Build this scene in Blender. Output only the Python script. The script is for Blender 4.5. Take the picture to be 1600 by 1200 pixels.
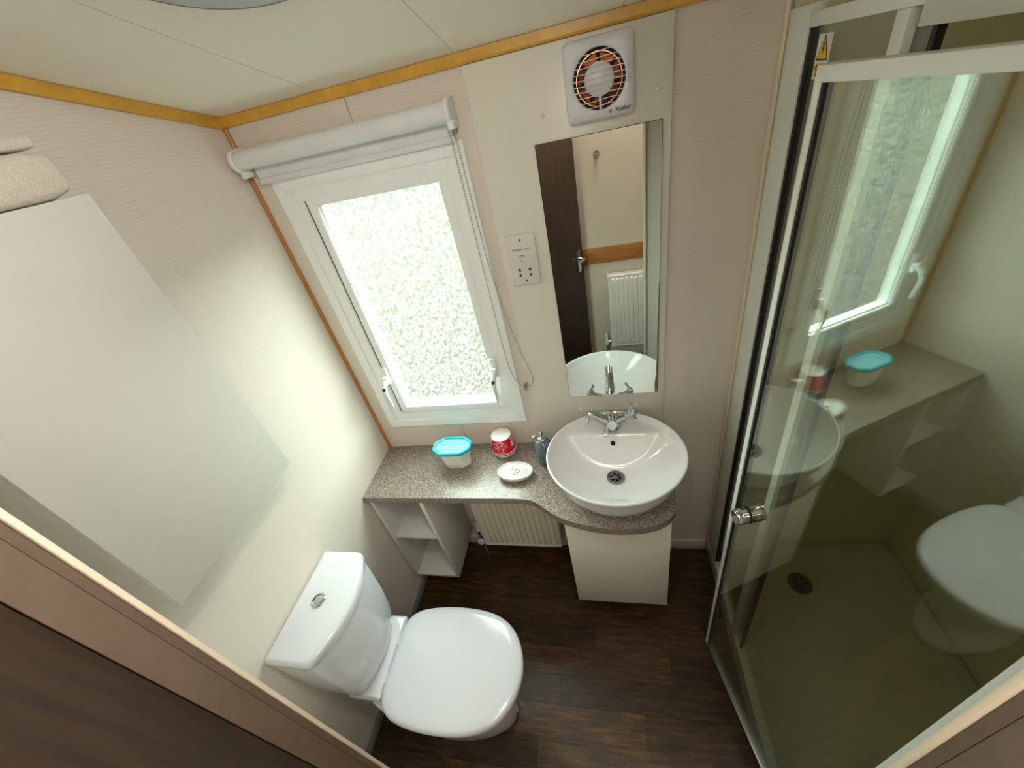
import bpy, bmesh, math, random
from mathutils import Vector, Matrix
random.seed(4)
PI = math.pi
scene = bpy.context.scene
COL = scene.collection
for o in list(bpy.data.objects): bpy.data.objects.remove(o)

# ------------------------------------------------------------------ camera
cam_d = bpy.data.cameras.new('camera'); cam = bpy.data.objects.new('camera', cam_d); COL.objects.link(cam)
cam_d.sensor_width = 36.0; cam_d.lens = 629.377 * 36.0 / 1600.0; cam_d.clip_start = 0.01; cam_d.clip_end = 200
R_ = Vector((0.96984392, 0.14930152, -0.19264429)); U_ = Vector((0.06494233, 0.60353286, 0.79468898)); F_ = Vector((-0.23491543, 0.78323505, -0.57563669))
cam.matrix_world = Matrix(((R_.x, U_.x, -F_.x, 0.99707), (R_.y, U_.y, -F_.y, -1.17957), (R_.z, U_.z, -F_.z, 1.93114), (0, 0, 0, 1)))
scene.camera = cam

# ------------------------------------------------------------------ light
world = bpy.data.worlds.new('world'); scene.world = world; world.use_nodes = True
bgn = world.node_tree.nodes['Background']; bgn.inputs[0].default_value = (0.79, 0.945, 1.0, 1); bgn.inputs[1].default_value = 19.0
def area_light(name, loc, rot, sx, sy, power, col=(1, 1, 1)):
    l = bpy.data.lights.new(name, 'AREA'); l.shape = 'RECTANGLE'; l.size = sx; l.size_y = sy; l.energy = power; l.color = col
    o = bpy.data.objects.new(name, l); COL.objects.link(o); o.location = loc; o.rotation_euler = rot; return o
portal = area_light('window_portal', (0.37, 0.075, 1.37), (PI / 2, 0, PI), 0.50, 0.90, 1); portal.data.cycles.is_portal = True
portal.rotation_euler = (-PI / 2, 0, 0)
area_light('hall_ceiling_fill', (1.15, -1.46, 2.30), (0, 0, 0), 0.30, 0.30, 5.0, (1.0, 0.93, 0.84))  # added hall fill, an area light without a fitting
area_light('hall_wall_fill', (0.98, -1.715, 1.965), (math.radians(78), 0, 0), 0.20, 0.12, 1.3, (1.0, 0.90, 0.78))  # added fill through the doorway onto the back wall
area_light('left_wall_fill', (0.95, -0.90, 2.200), (0, math.radians(52), 0), 0.14, 0.14, 4.2, (1.0, 0.96, 0.91))  # added fill tilted at the left wall, cupboard and toilet
scene.view_settings.view_transform = 'Standard'; scene.view_settings.look = 'None'; scene.view_settings.gamma = 1.0
scene.view_settings.use_curve_mapping = False
scene.view_settings.exposure = 0.58
cy = scene.cycles
cy.max_bounces = 14; cy.diffuse_bounces = 8; cy.glossy_bounces = 8; cy.transmission_bounces = 8; cy.transparent_max_bounces = 16
cy.sample_clamp_indirect = 6.0; cy.caustics_reflective = False; cy.caustics_refractive = False

# ------------------------------------------------------------------ materials
def srgb(r, g, b):
    f = lambda c: (c / 255 / 12.92) if c <= 10 else ((c / 255 + 0.055) / 1.055) ** 2.4
    return (f(r), f(g), f(b), 1)
class NT:
    def __init__(s, name):
        s.m = bpy.data.materials.new(name); s.m.use_nodes = True; s.t = s.m.node_tree; s.t.nodes.clear()
        s.out = s.n('ShaderNodeOutputMaterial')
    def n(s, ty, **kw):
        x = s.t.nodes.new(ty)
        for k, v in kw.items(): setattr(x, k, v)
        return x
    def l(s, a, b): s.t.links.new(a, b)
    def pos(s): return s.n('ShaderNodeNewGeometry').outputs['Position']
    def mapping(s, scale, rot=(0, 0, 0)):
        mp = s.n('ShaderNodeMapping'); mp.inputs['Scale'].default_value = scale; mp.inputs['Rotation'].default_value = rot
        s.l(s.pos(), mp.inputs['Vector']); return mp.outputs[0]
    def noise(s, vec, scale, detail=3, rough=0.5):
        x = s.n('ShaderNodeTexNoise'); x.inputs['Scale'].default_value = scale; x.inputs['Detail'].default_value = detail; x.inputs['Roughness'].default_value = rough
        s.l(vec, x.inputs['Vector']); return x
    def ramp(s, fac, stops):
        r = s.n('ShaderNodeValToRGB'); e = r.color_ramp.elements
        while len(e) < len(stops): e.new(0.5)
        for el, (p, c) in zip(e, stops): el.position = p; el.color = c
        s.l(fac, r.inputs[0]); return r.outputs[0]
    def math(s, op, a, b=None):
        x = s.n('ShaderNodeMath', operation=op)
        for i, v in enumerate((a, b)):
            if v is None: continue
            if isinstance(v, (int, float)): x.inputs[i].default_value = v
            else: s.l(v, x.inputs[i])
        return x.outputs[0]
    def bsdf(s, color=None, rough=0.5, metal=0, **kw):
        b = s.n('ShaderNodeBsdfPrincipled')
        if color is not None:
            if isinstance(color, tuple): b.inputs['Base Color'].default_value = color
            else: s.l(color, b.inputs['Base Color'])
        b.inputs['Roughness'].default_value = rough; b.inputs['Metallic'].default_value = metal
        for k, v in kw.items(): b.inputs[k].default_value = v
        s.l(b.outputs[0], s.out.inputs[0]); return b
    def bump(s, b, h, strength, dist):
        x = s.n('ShaderNodeBump'); x.inputs['Strength'].default_value = strength; x.inputs['Distance'].default_value = dist
        s.l(h, x.inputs['Height']); s.l(x.outputs[0], b.inputs['Normal'])
M = {}
def plain(key, rgb, rough=0.5, metal=0, noise=0.03, nscale=9, bump=0, bscale=200, **kw):
    """plain material with a faint procedural mottling"""
    t = NT(key); c = srgb(*rgb)
    nz = t.noise(t.pos(), nscale)
    lo = tuple(max(0, v * (1 - noise)) for v in c[:3]) + (1,); hi = tuple(min(1, v * (1 + noise)) for v in c[:3]) + (1,)
    b = t.bsdf(t.ramp(nz.outputs[0], [(0.3, lo), (0.7, hi)]), rough, metal, **kw)
    if bump: t.bump(b, t.noise(t.pos(), bscale, 2).outputs[0], bump, 0.002)
    M[key] = t.m
plain('white_gloss', (226, 229, 230), 0.12)
plain('ceramic', (214, 214, 221), 0.07, noise=0.005)
plain('basin_ceramic', (232, 233, 232), 0.08, noise=0.005)
plain('seat_plastic', (210, 210, 218), 0.16, noise=0.005)
plain('white_board', (219, 216, 204), 0.35, noise=0.015)
plain('cupboard_white', (214, 213, 207), 0.6, noise=0.01)
plain('carcass_white', (205, 204, 197), 0.45, noise=0.02)
plain('vanity_cream', (224, 218, 205), 0.4, noise=0.015)
plain('upvc', (236, 240, 240), 0.25, noise=0.01)
plain('fan_plastic', (214, 214, 219), 0.35, noise=0.01)
plain('profile_white', (226, 232, 226), 0.3, noise=0.01)
plain('black_rubber', (14, 16, 18), 0.5)
plain('black_gap', (8, 7, 6), 0.9)
plain('chrome', (205, 208, 210), 0.08, 1.0, noise=0.01)
plain('steel_drain', (150, 152, 155), 0.28, 1.0)
plain('ceiling_white', (245, 241, 229), 0.6, noise=0.015, nscale=4, bump=0.15, bscale=350)
plain('cornice', (206, 158, 60), 0.35, noise=0.10, nscale=25)
plain('corner_oak', (176, 122, 62), 0.4, noise=0.12, nscale=40)
plain('cream_bead', (226, 214, 190), 0.4)
plain('jamb_brown', (108, 92, 78), 0.45, noise=0.08, nscale=30)
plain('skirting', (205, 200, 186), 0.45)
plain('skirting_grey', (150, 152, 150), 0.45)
plain('hall_cream', (206, 193, 174), 0.6, noise=0.02)
plain('radiator_white', (226, 218, 200), 0.35)
plain('hall_radiator_white', (232, 230, 222), 0.35)
plain('shower_wall', (222, 214, 184), 0.4, noise=0.03)
plain('tray_white', (196, 192, 170), 0.3, noise=0.02)
plain('teal', (30, 178, 196), 0.3, noise=0.05)
plain('teal_pale', (122, 192, 206), 0.3, noise=0.05, nscale=150)
plain('white_plastic', (226, 224, 222), 0.3)
plain('plate_white', (218, 214, 208), 0.3)
plain('chain_beige', (176, 170, 158), 0.4)
plain('drain_dark', (74, 76, 70), 0.4, 0.6)
plain('dish_white', (212, 210, 208), 0.12, noise=0.005)
plain('grey_glaze', (92, 102, 110), 0.12, noise=0.12, nscale=40)
plain('blind_fabric', (214, 217, 218), 0.7, bump=0.2, bscale=900)
plain('lit_blade_tint', (196, 120, 84), 0.22, 1.0, noise=0.15, nscale=60)  # orange metal: outside light on the fan blades set as their colour
plain('dark_recess', (22, 15, 12), 0.6)
plain('brown_top', (150, 128, 100), 0.6)
plain('yellow_print', (232, 186, 20), 0.4)
plain('ink', (40, 42, 46), 0.6)
plain('ink_soft', (120, 120, 122), 0.6)
plain('lamp_glass', (190, 200, 214), 0.25)
plain('gravel', (64, 55, 50), 0.9, noise=0.12, nscale=3)
plain('added_hedge', (38, 40, 32), 0.9, noise=0.3, nscale=3)
plain('lawn', (57, 62, 36), 0.9, noise=0.2, nscale=2)
plain('pan_white', (208, 208, 214), 0.1, noise=0.005)
def make_wallpaper():
    t = NT('wallpaper')
    sep = t.n('ShaderNodeSeparateXYZ'); t.l(t.pos(), sep.inputs[0])
    u = t.math('ADD', sep.outputs[0], sep.outputs[1])
    wob = t.noise(t.mapping((30, 30, 55)), 1.0, 2)
    ph = t.math('ADD', t.math('MULTIPLY', sep.outputs[2], 2 * PI / 0.0075), t.math('MULTIPLY', wob.outputs[0], 5.0))
    rib = t.math('SINE', ph)
    band = t.math('SINE', t.math('MULTIPLY', u, 2 * PI / 0.078))
    bn = t.n('ShaderNodeMapRange'); t.l(band, bn.inputs[0]); bn.inputs[1].default_value = -0.6; bn.inputs[2].default_value = 0.1; bn.inputs[3].default_value = 0.25; bn.inputs[4].default_value = 1.0
    h = t.math('MULTIPLY', rib, bn.outputs[0])
    fac = t.math('ADD', t.math('MULTIPLY', h, 0.5), 0.5)
    col = t.ramp(fac, [(0.0, srgb(212, 202, 191)), (1.0, srgb(220, 211, 201))])
    b = t.bsdf(col, 0.6); t.bump(b, h, 0.25, 0.0008); M['wallpaper'] = t.m
make_wallpaper()
def make_plank():
    t = NT('plank')
    oi = t.n('ShaderNodeObjectInfo')
    mp = t.n('ShaderNodeMapping'); mp.inputs['Scale'].default_value = (7, 52, 52)
    off = t.n('ShaderNodeCombineXYZ'); t.l(t.math('MULTIPLY', oi.outputs['Random'], 37.0), off.inputs[0]); t.l(t.math('MULTIPLY', oi.outputs['Random'], 91.0), off.inputs[1])
    t.l(t.pos(), mp.inputs['Vector']); t.l(off.outputs[0], mp.inputs['Location'])
    g = t.noise(mp.outputs[0], 1.2, 6, 0.65)
    c = t.ramp(g.outputs[0], [(0.3, srgb(34, 21, 9)), (0.50, srgb(64, 42, 19)), (0.72, srgb(100, 69, 32))])
    hsv = t.n('ShaderNodeHueSaturation'); t.l(c, hsv.inputs['Color'])
    mr = t.n('ShaderNodeMapRange'); t.l(oi.outputs['Color'], mr.inputs[0]); mr.inputs[3].default_value = 0.0; mr.inputs[4].default_value = 2.0; t.l(mr.outputs[0], hsv.inputs['Value'])
    b = t.bsdf(hsv.outputs[0], 0.36); t.bump(b, g.outputs[0], 0.15, 0.001); M['plank'] = t.m
make_plank()
def make_counter():
    t = NT('speckled_laminate')
    a = t.noise(t.pos(), 260, 2, 0.7); v = t.n('ShaderNodeTexVoronoi'); v.inputs['Scale'].default_value = 330; t.l(t.pos(), v.inputs['Vector'])
    mix = t.math('ADD', t.math('MULTIPLY', a.outputs[0], 0.75), t.math('MULTIPLY', v.outputs['Distance'], 0.3))
    c = t.ramp(mix, [(0.36, srgb(56, 48, 44)), (0.46, srgb(106, 94, 88)), (0.58, srgb(146, 134, 126)), (0.70, srgb(186, 174, 160))])
    t.bsdf(c, 0.29, **{'Specular IOR Level': 0.5}); M['counter'] = t.m
make_counter()
def make_wood(key, dark, light, rough=0.4, sc=(30, 30, 2.5)):
    t = NT(key); g = t.noise(t.mapping(sc), 2.0, 5, 0.6)
    b = t.bsdf(t.ramp(g.outputs[0], [(0.3, srgb(*dark)), (0.7, srgb(*light))]), rough); t.bump(b, g.outputs[0], 0.1, 0.001); M[key] = t.m
make_wood('door_wood', (44, 30, 20), (66, 47, 32), 0.55)
make_wood('dado_wood', (150, 92, 48), (186, 122, 68), 0.4, (3, 30, 30))
def make_towel():
    t = NT('towel'); nz = t.noise(t.pos(), 420, 3, 0.7)
    b = t.bsdf(t.ramp(nz.outputs[0], [(0.3, srgb(226, 216, 198)), (0.7, srgb(244, 237, 222))]), 0.95); t.bump(b, nz.outputs[0], 0.9, 0.004); M['towel'] = t.m
make_towel()
def make_glass(key, tint, r0=0.05):
    t = NT(key)
    lw = t.n('ShaderNodeLayerWeight'); lw.inputs['Blend'].default_value = 0.5
    f5 = t.math('POWER', lw.outputs['Facing'], 5.0)
    fac = t.math('ADD', t.math('MULTIPLY', f5, 1 - r0), r0)
    tr = t.n('ShaderNodeBsdfTransparent'); tr.inputs[0].default_value = tint
    gl = t.n('ShaderNodeBsdfGlossy'); gl.inputs['Roughness'].default_value = 0.0; gl.inputs['Color'].default_value = (0.95, 1, 0.97, 1)
    mx = t.n('ShaderNodeMixShader'); t.l(fac, mx.inputs[0]); t.l(tr.outputs[0], mx.inputs[1]); t.l(gl.outputs[0], mx.inputs[2]); t.l(mx.outputs[0], t.out.inputs[0]); M[key] = t.m
make_glass('shower_glass', (0.91, 0.95, 0.86, 1), 0.15)
make_glass('clear_strip', (0.75, 0.78, 0.76, 1), 0.08)
def make_obscure():
    t = NT('obscure_glass')
    mp = t.mapping((1, 1, 0.8)); wob = t.noise(mp, 38, 2)
    add = t.n('ShaderNodeVectorMath', operation='MULTIPLY_ADD'); t.l(wob.outputs['Color'], add.inputs[0]); add.inputs[1].default_value = (0.02, 0.02, 0.02); t.l(mp, add.inputs[2])
    v = t.n('ShaderNodeTexVoronoi', feature='SMOOTH_F1'); v.inputs['Scale'].default_value = 112; v.inputs['Smoothness'].default_value = 0.4; t.l(add.outputs[0], v.inputs['Vector'])
    n2 = t.noise(mp, 150, 2)
    pat = t.math('ADD', v.outputs['Distance'], t.math('MULTIPLY', n2.outputs[0], 0.5))
    mr = t.n('ShaderNodeMapRange'); t.l(pat, mr.inputs[0]); mr.inputs[1].default_value = 0.40; mr.inputs[2].default_value = 0.95; mr.inputs[3].default_value = 0.955; mr.inputs[4].default_value = 0.988
    tr = t.n('ShaderNodeBsdfTransparent'); t.l(t.ramp(pat, [(0.42, (1, 1, 1, 1)), (0.95, (0.72, 0.74, 0.62, 1))]), tr.inputs[0])
    tl = t.n('ShaderNodeBsdfTranslucent'); tl.inputs[0].default_value = (0.95, 0.93, 0.86, 1)
    mx = t.n('ShaderNodeMixShader'); t.l(mr.outputs[0], mx.inputs[0]); t.l(tl.outputs[0], mx.inputs[1]); t.l(tr.outputs[0], mx.inputs[2])
    gl = t.n('ShaderNodeBsdfGlossy'); gl.inputs['Roughness'].default_value = 0.25
    bp = t.n('ShaderNodeBump'); bp.inputs['Strength'].default_value = 0.6; bp.inputs['Distance'].default_value = 0.002; t.l(pat, bp.inputs['Height']); t.l(bp.outputs[0], gl.inputs['Normal'])
    m2 = t.n('ShaderNodeMixShader'); m2.inputs[0].default_value = 0.05; t.l(mx.outputs[0], m2.inputs[1]); t.l(gl.outputs[0], m2.inputs[2]); t.l(m2.outputs[0], t.out.inputs[0]); M['obscure'] = t.m
make_obscure()
def make_mirror():
    t = NT('mirror_silver')
    gl = t.n('ShaderNodeBsdfGlossy'); gl.inputs['Roughness'].default_value = 0.0; gl.inputs['Color'].default_value = (0.88, 0.91, 0.88, 1); t.l(gl.outputs[0], t.out.inputs[0]); M['mirror'] = t.m
make_mirror()
def make_tub():
    t = NT('tub_plastic'); b = t.bsdf(srgb(238, 240, 236), 0.35); b.inputs['Subsurface Weight'].default_value = 0.35; b.inputs['Subsurface Radius'].default_value = (0.02, 0.02, 0.02); M['tub'] = t.m
make_tub()
def make_redpot():
    t = NT('red_floral')
    tc = t.pos(); wob = t.noise(tc, 70, 2)
    v = t.n('ShaderNodeTexVoronoi', feature='DISTANCE_TO_EDGE'); v.inputs['Scale'].default_value = 55
    add = t.n('ShaderNodeVectorMath', operation='MULTIPLY_ADD'); t.l(wob.outputs['Color'], add.inputs[0]); add.inputs[1].default_value = (0.03, 0.03, 0.03); t.l(tc, add.inputs[2]); t.l(add.outputs[0], v.inputs['Vector'])
    msk = t.noise(tc, 28, 1)
    sep = t.n('ShaderNodeSeparateXYZ'); t.l(tc, sep.inputs[0])
    up = t.n('ShaderNodeMapRange'); t.l(sep.outputs[2], up.inputs[0]); up.inputs[1].default_value = 0.785; up.inputs[2].default_value = 0.86
    lines = t.math('LESS_THAN', v.outputs['Distance'], 0.07)
    k = t.math('MULTIPLY', lines, t.math('GREATER_THAN', t.math('ADD', msk.outputs[0], t.math('MULTIPLY', up.outputs[0], 0.15)), 0.53))
    c = t.ramp(k, [(0.0, srgb(206, 14, 50)), (1.0, srgb(238, 190, 200))])
    t.bsdf(c, 0.25); M['red_floral'] = t.m
make_redpot()

# ------------------------------------------------------------------ mesh helpers
def wloc(p):
    v = Vector((0, 0, 0))
    while p is not None: v += p.location; p = p.parent
    return v
def obj(name, bm, mat, parent=None, smooth=None, origin=None):
    bmesh.ops.recalc_face_normals(bm, faces=bm.faces)
    me = bpy.data.meshes.new(name)
    off = wloc(parent) if parent else (Vector(origin) if origin else None)
    if off is not None:
        for v in bm.verts: v.co -= off
    bm.to_mesh(me); bm.free()
    mats = mat if isinstance(mat, (list, tuple)) else [mat]
    for k in mats: me.materials.append(M[k])
    if smooth:
        me.shade_smooth()
        me.set_sharp_from_angle(angle=math.radians(smooth))
    o = bpy.data.objects.new(name, me); COL.objects.link(o)
    if parent: o.parent = parent
    elif origin: o.location = origin
    return o
def thing(name, label, cat, loc, group=None, kind=None):
    o = bpy.data.objects.new(name, None); o.empty_display_size = 0.05; COL.objects.link(o); o.location = loc
    tag(o, label, cat, group, kind); return o
def tag(o, label=None, cat=None, group=None, kind=None):
    if label: o['label'] = label
    if cat: o['category'] = cat
    if group: o['group'] = group
    if kind: o['kind'] = kind
    return o
def struct(o, label=None, cat=None): return tag(o, label, cat, kind='structure')
def add_box(bm, x0, x1, y0, y1, z0, z1, bev=0, seg=2, M4=None):
    b = bmesh.new(); bmesh.ops.create_cube(b, size=1)
    for v in b.verts: v.co = Vector(((x0 + x1) / 2 + v.co.x * (x1 - x0), (y0 + y1) / 2 + v.co.y * (y1 - y0), (z0 + z1) / 2 + v.co.z * (z1 - z0)))
    if bev: bmesh.ops.bevel(b, geom=b.edges[:], offset=bev, segments=seg, affect='EDGES', profile=0.5)
    merge(bm, b, M4)
def merge(bm, b, M4=None):
    if M4 is not None: b.transform(M4)
    tmp = bpy.data.meshes.new('tmp'); b.to_mesh(tmp); b.free(); bm.from_mesh(tmp); bpy.data.meshes.remove(tmp)
def box(name, x0, x1, y0, y1, z0, z1, mat, parent=None, bev=0, seg=2, M4=None, smooth=None):
    bm = bmesh.new(); add_box(bm, x0, x1, y0, y1, z0, z1, bev, seg, M4); return obj(name, bm, mat, parent, smooth or (35 if bev else None))
def loft(bm, rings, cap0=True, cap1=True, closed=True):
    R = [[bm.verts.new(p) for p in r] for r in rings]; n = len(R[0])
    for a, b in zip(R, R[1:]):
        for i in range(n if closed else n - 1):
            j = (i + 1) % n; bm.faces.new((a[i], a[j], b[j], b[i]))
    if cap0: bm.faces.new(R[0][::-1])
    if cap1: bm.faces.new(R[-1])
    return R
def lathe(bm, prof, c, n=40, sx=1, sy=1, cap0=True, cap1=True):
    loft(bm, [[(c[0] + r * sx * math.cos(2 * PI * i / n), c[1] + r * sy * math.sin(2 * PI * i / n), c[2] + z) for i in range(n)] for r, z in prof], cap0, cap1)
def prism(bm, pts, z0, z1, axis='z'):
    """extrude a 2-D outline; axis z: (x,y); axis y: (x,z); axis x: (y,z)"""
    f = {'z': lambda p, h: (p[0], p[1], h), 'y': lambda p, h: (p[0], h, p[1]), 'x': lambda p, h: (h, p[0], p[1])}[axis]
    loft(bm, [[f(p, z0) for p in pts], [f(p, z1) for p in pts]])
def tube(bm, path, rad, n=10, caps=True, flat=None):
    """sweep a circle along a path; rad a number or one per point"""
    P = [Vector(p) for p in path]; rs = rad if isinstance(rad, (list, tuple)) else [rad] * len(P)
    rings = []; up = None
    for i, p in enumerate(P):
        t = (P[min(i + 1, len(P) - 1)] - P[max(i - 1, 0)]).normalized()
        if up is None: up = t.orthogonal().normalized()
        up = (up - t * up.dot(t)).normalized(); s = t.cross(up)
        rings.append([p + (up * math.cos(2 * PI * k / n) + s * math.sin(2 * PI * k / n)) * rs[i] for k in range(n)])
    loft(bm, rings, caps, caps)
def spline(pts, n=8, closed=False):
    P = [Vector(p) for p in pts]; out = []; N = len(P)
    for i in range(N if closed else N - 1):
        g = lambda k: P[k % N] if closed else P[max(0, min(N - 1, k))]
        a, b, c, d = g(i - 1), g(i), g(i + 1), g(i + 2)
        for k in range(n):
            t = k / n; out.append(0.5 * ((2 * b) + (c - a) * t + (2 * a - 5 * b + 4 * c - d) * t * t + (3 * b - a - 3 * c + d) * t ** 3))
    if not closed: out.append(P[-1])
    return out
def round_poly(pts, rads, seg=5):
    out = []; N = len(pts)
    for i in range(N):
        p = Vector(pts[i]); a = Vector(pts[i - 1]); b = Vector(pts[(i + 1) % N]); r = rads[i] if isinstance(rads, (list, tuple)) else rads
        if r <= 0: out.append(tuple(p)); continue
        d1 = (a - p).normalized(); d2 = (b - p).normalized(); ang = d1.angle(d2); t = r / math.tan(ang / 2)
        p1 = p + d1 * t; p2 = p + d2 * t
        for k in range(seg + 1):
            u = k / seg; out.append(tuple(p1 * (1 - u) ** 2 + p * 2 * u * (1 - u) + p2 * u * u))
    return out
def text_mesh(name, s, size, mat, parent, M4, extrude=0.0002):
    cu = bpy.data.curves.new('txt', 'FONT'); cu.body = s; cu.size = size; cu.extrude = extrude; cu.align_x = 'CENTER'; cu.align_y = 'CENTER'; cu.resolution_u = 3; cu.offset = 0.02 * size * 1.0
    t = bpy.data.objects.new('txt', cu); COL.objects.link(t)
    dg = bpy.context.evaluated_depsgraph_get(); me = bpy.data.meshes.new_from_object(t.evaluated_get(dg))
    bpy.data.objects.remove(t); bpy.data.curves.remove(cu)
    bm = bmesh.new(); bm.from_mesh(me); bpy.data.meshes.remove(me); bm.transform(M4)
    return obj(name, bm, mat, parent)
def basis(o, ex, ey, ez):
    return Matrix(((ex[0], ey[0], ez[0], o[0]), (ex[1], ey[1], ez[1], o[1]), (ex[2], ey[2], ez[2], o[2]), (0, 0, 0, 1)))
def cyl(bm, p0, p1, r0, r1=None, n=20): tube(bm, [p0, p1], [r0, r0 if r1 is None else r1], n)

# ------------------------------------------------------------------ the room
YW = 0.012                                   # back wall surface
CZ = lambda y: 2.030 - 0.225 * y             # sloping ceiling
XS = 1.40                                    # front of the shower
XR = 2.12; YN = -1.065; YN2 = -1.100; YH = -1.78; XH0, XH1 = -0.9, 2.6
JL, JR = 0.530, 1.222
# floor with its planks
floor = box('floor', XH0, XH1, YH, YW + 0.05, -0.08, -0.006, 'black_gap'); struct(floor)
rows = [0.05] + [-0.0690 - 0.1012 * k for k in range(18)]
ends = {k + 1: v for k, v in {1: [0.434, 1.10], 2: [0.70, 1.30], 3: [0.30, 0.868], 4: [0.52, 1.160], 5: [0.18, 0.730], 6: [0.46, 1.042], 7: [0.655, 1.25], 8: [0.30, 0.95], 9: [0.6, 1.2], 0: [0.6]}.items()}
tones = {2: [0.95, 0.6, 0.8], 3: [0.8, 0.9, 0.6], 4: [0.8, 0.62, 1.0], 5: [0.9, 1.1, 0.6], 6: [0.8, 0.9, 0.75], 7: [1.1, 1.6, 0.95], 8: [0.8, 1.4, 1.0], 9: [1.0, 1.3, 0.8]}
for k in range(len(rows) - 1):
    y1 = min(rows[k], YW); y0 = max(rows[k + 1], YH)
    if y1 - y0 < 0.01: continue
    if k < 11: xs = [0.0] + ends.get(k, [0.5, 1.1]) + [XS]
    else: xs = [XH0, -0.2 + 0.1 * (k % 3), 0.5 + 0.13 * (k % 4), 1.25 + 0.1 * (k % 3), 1.95, XH1]
    for i, (a, b) in enumerate(zip(xs, xs[1:])):
        pk = box('plank', a + 0.0003, b - 0.0003, y0 + 0.0003, y1 - 0.0003, -0.006, 0.0, 'plank', floor)
        tn = tones[k][i % 3] if k in tones else 0.7 + 0.5 * random.random()
        pk.color = (tn / 2, tn / 2, tn / 2, 1)
# left wall
bm = bmesh.new(); prism(bm, [(YW + 0.06, -0.05), (YN, -0.05), (YN, CZ(YN) + 0.05), (YW + 0.06, CZ(YW) + 0.05)], -0.06, 0.0, 'x')
struct(obj('wall_left', bm, 'wallpaper'))
# back wall: a backing with the window hole, faced with two wallpapered boards and a shower board
WX0, WX1, WZ0, WZ1 = 0.085, 0.648, 0.893, 1.840
def ring_wall(bm, x0, x1, z0, z1, hx0, hx1, hz0, hz1, y0, y1):
    add_box(bm, x0, hx0, y0, y1, z0, z1); add_box(bm, hx1, x1, y0, y1, z0, z1)
    add_box(bm, hx0, hx1, y0, y1, z0, hz0); add_box(bm, hx0, hx1, y0, y1, hz1, z1)
bm = bmesh.new(); ring_wall(bm, -0.06, XR + 0.06, -0.05, 2.06, WX0, WX1, WZ0, WZ1, YW + 0.008, YW + 0.07)
wall_back = struct(obj('wall_back', bm, 'hall_cream'))
SEAM = 0.3815
bm = bmesh.new(); prism(bm, [(0, 0), (SEAM, 0), (SEAM, WZ0), (WX0, WZ0), (WX0, WZ1), (SEAM, WZ1), (SEAM, 2.04), (0, 2.04)], YW, YW + 0.008, 'y'); obj('wall_panel', bm, 'wallpaper', wall_back)
S2 = SEAM + 0.0022
bm = bmesh.new(); prism(bm, [(S2, 0), (XS + 0.01, 0), (XS + 0.01, 2.04), (S2, 2.04), (S2, WZ1), (WX1, WZ1), (WX1, WZ0), (S2, WZ0)], YW, YW + 0.008, 'y'); obj('wall_panel', bm, 'wallpaper', wall_back)
box('shower_panel', XS + 0.012, XR, YW, YW + 0.008, 0, 2.04, 'shower_wall', wall_back)
# right wall of the shower, near wall with the doorway, hall walls
bm = bmesh.new(); prism(bm, [(YW + 0.06, -0.05), (YN, -0.05), (YN, CZ(YN) + 0.05), (YW + 0.06, CZ(YW) + 0.05)], XR, XR + 0.06, 'x'); struct(obj('wall_right', bm, 'shower_wall'))
bm = bmesh.new(); zc_ = CZ(YN2) + 0.03
add_box(bm, -0.06, JL - 0.012, YN2, YN, -0.05, zc_); add_box(bm, JR + 0.012, XR + 0.06, YN2, YN, -0.05, zc_); add_box(bm, JL - 0.012, JR + 0.012, YN2, YN, 2.03, zc_)
struct(obj('wall_front', bm, 'wallpaper'))
struct(box('wall_hall', XH0 - 0.06, XH1 + 0.06, YH - 0.06, YH, -0.05, CZ(YH) + 0.05, 'hall_cream'))
bm = bmesh.new(); add_box(bm, XH0 - 0.06, XH0, YH, YN2, -0.05, CZ(YH) + 0.05); struct(obj('wall_hall_left', bm, 'hall_cream'))
bm = bmesh.new(); add_box(bm, XH1, XH1 + 0.06, YH, YN2, -0.05, CZ(YH) + 0.05); struct(obj('wall_hall_right', bm, 'hall_cream'))
bm = bmesh.new(); add_box(bm, XH0 - 0.06, -0.06, YN2, YN2 + 0.06, -0.05, zc_); add_box(bm, XR + 0.06, XH1 + 0.06, YN2, YN2 + 0.06, -0.05, zc_); struct(obj('wall_hall_front', bm, 'hall_cream'))
# ceiling in boards with joints between them
def slope_board(name, x0, x1, ya, yb, parent, mat='ceiling_white', lift=0.0, th=0.02):
    bm = bmesh.new(); prism(bm, [(ya, CZ(ya) + lift), (ya, CZ(ya) + lift + th), (yb, CZ(yb) + lift + th), (yb, CZ(yb) + lift)], x0, x1, 'x'); return obj(name, bm, mat, parent)
ceil = struct(slope_board('ceiling', XH0 - 0.06, XH1 + 0.06, YW + 0.07, YH - 0.06, None, 'black_gap', 0.012, 0.03))
cx_ = [XH0 - 0.05, 0.3165, 0.6965, 1.0765, 1.4565, 1.8365, XH1 + 0.05]
for a, b in zip(cx_, cx_[1:]): slope_board('ceiling_board', a + 0.0007, b - 0.0007, YW + 0.06, YH - 0.05, ceil, 'ceiling_white', 0.0, 0.012)
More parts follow.
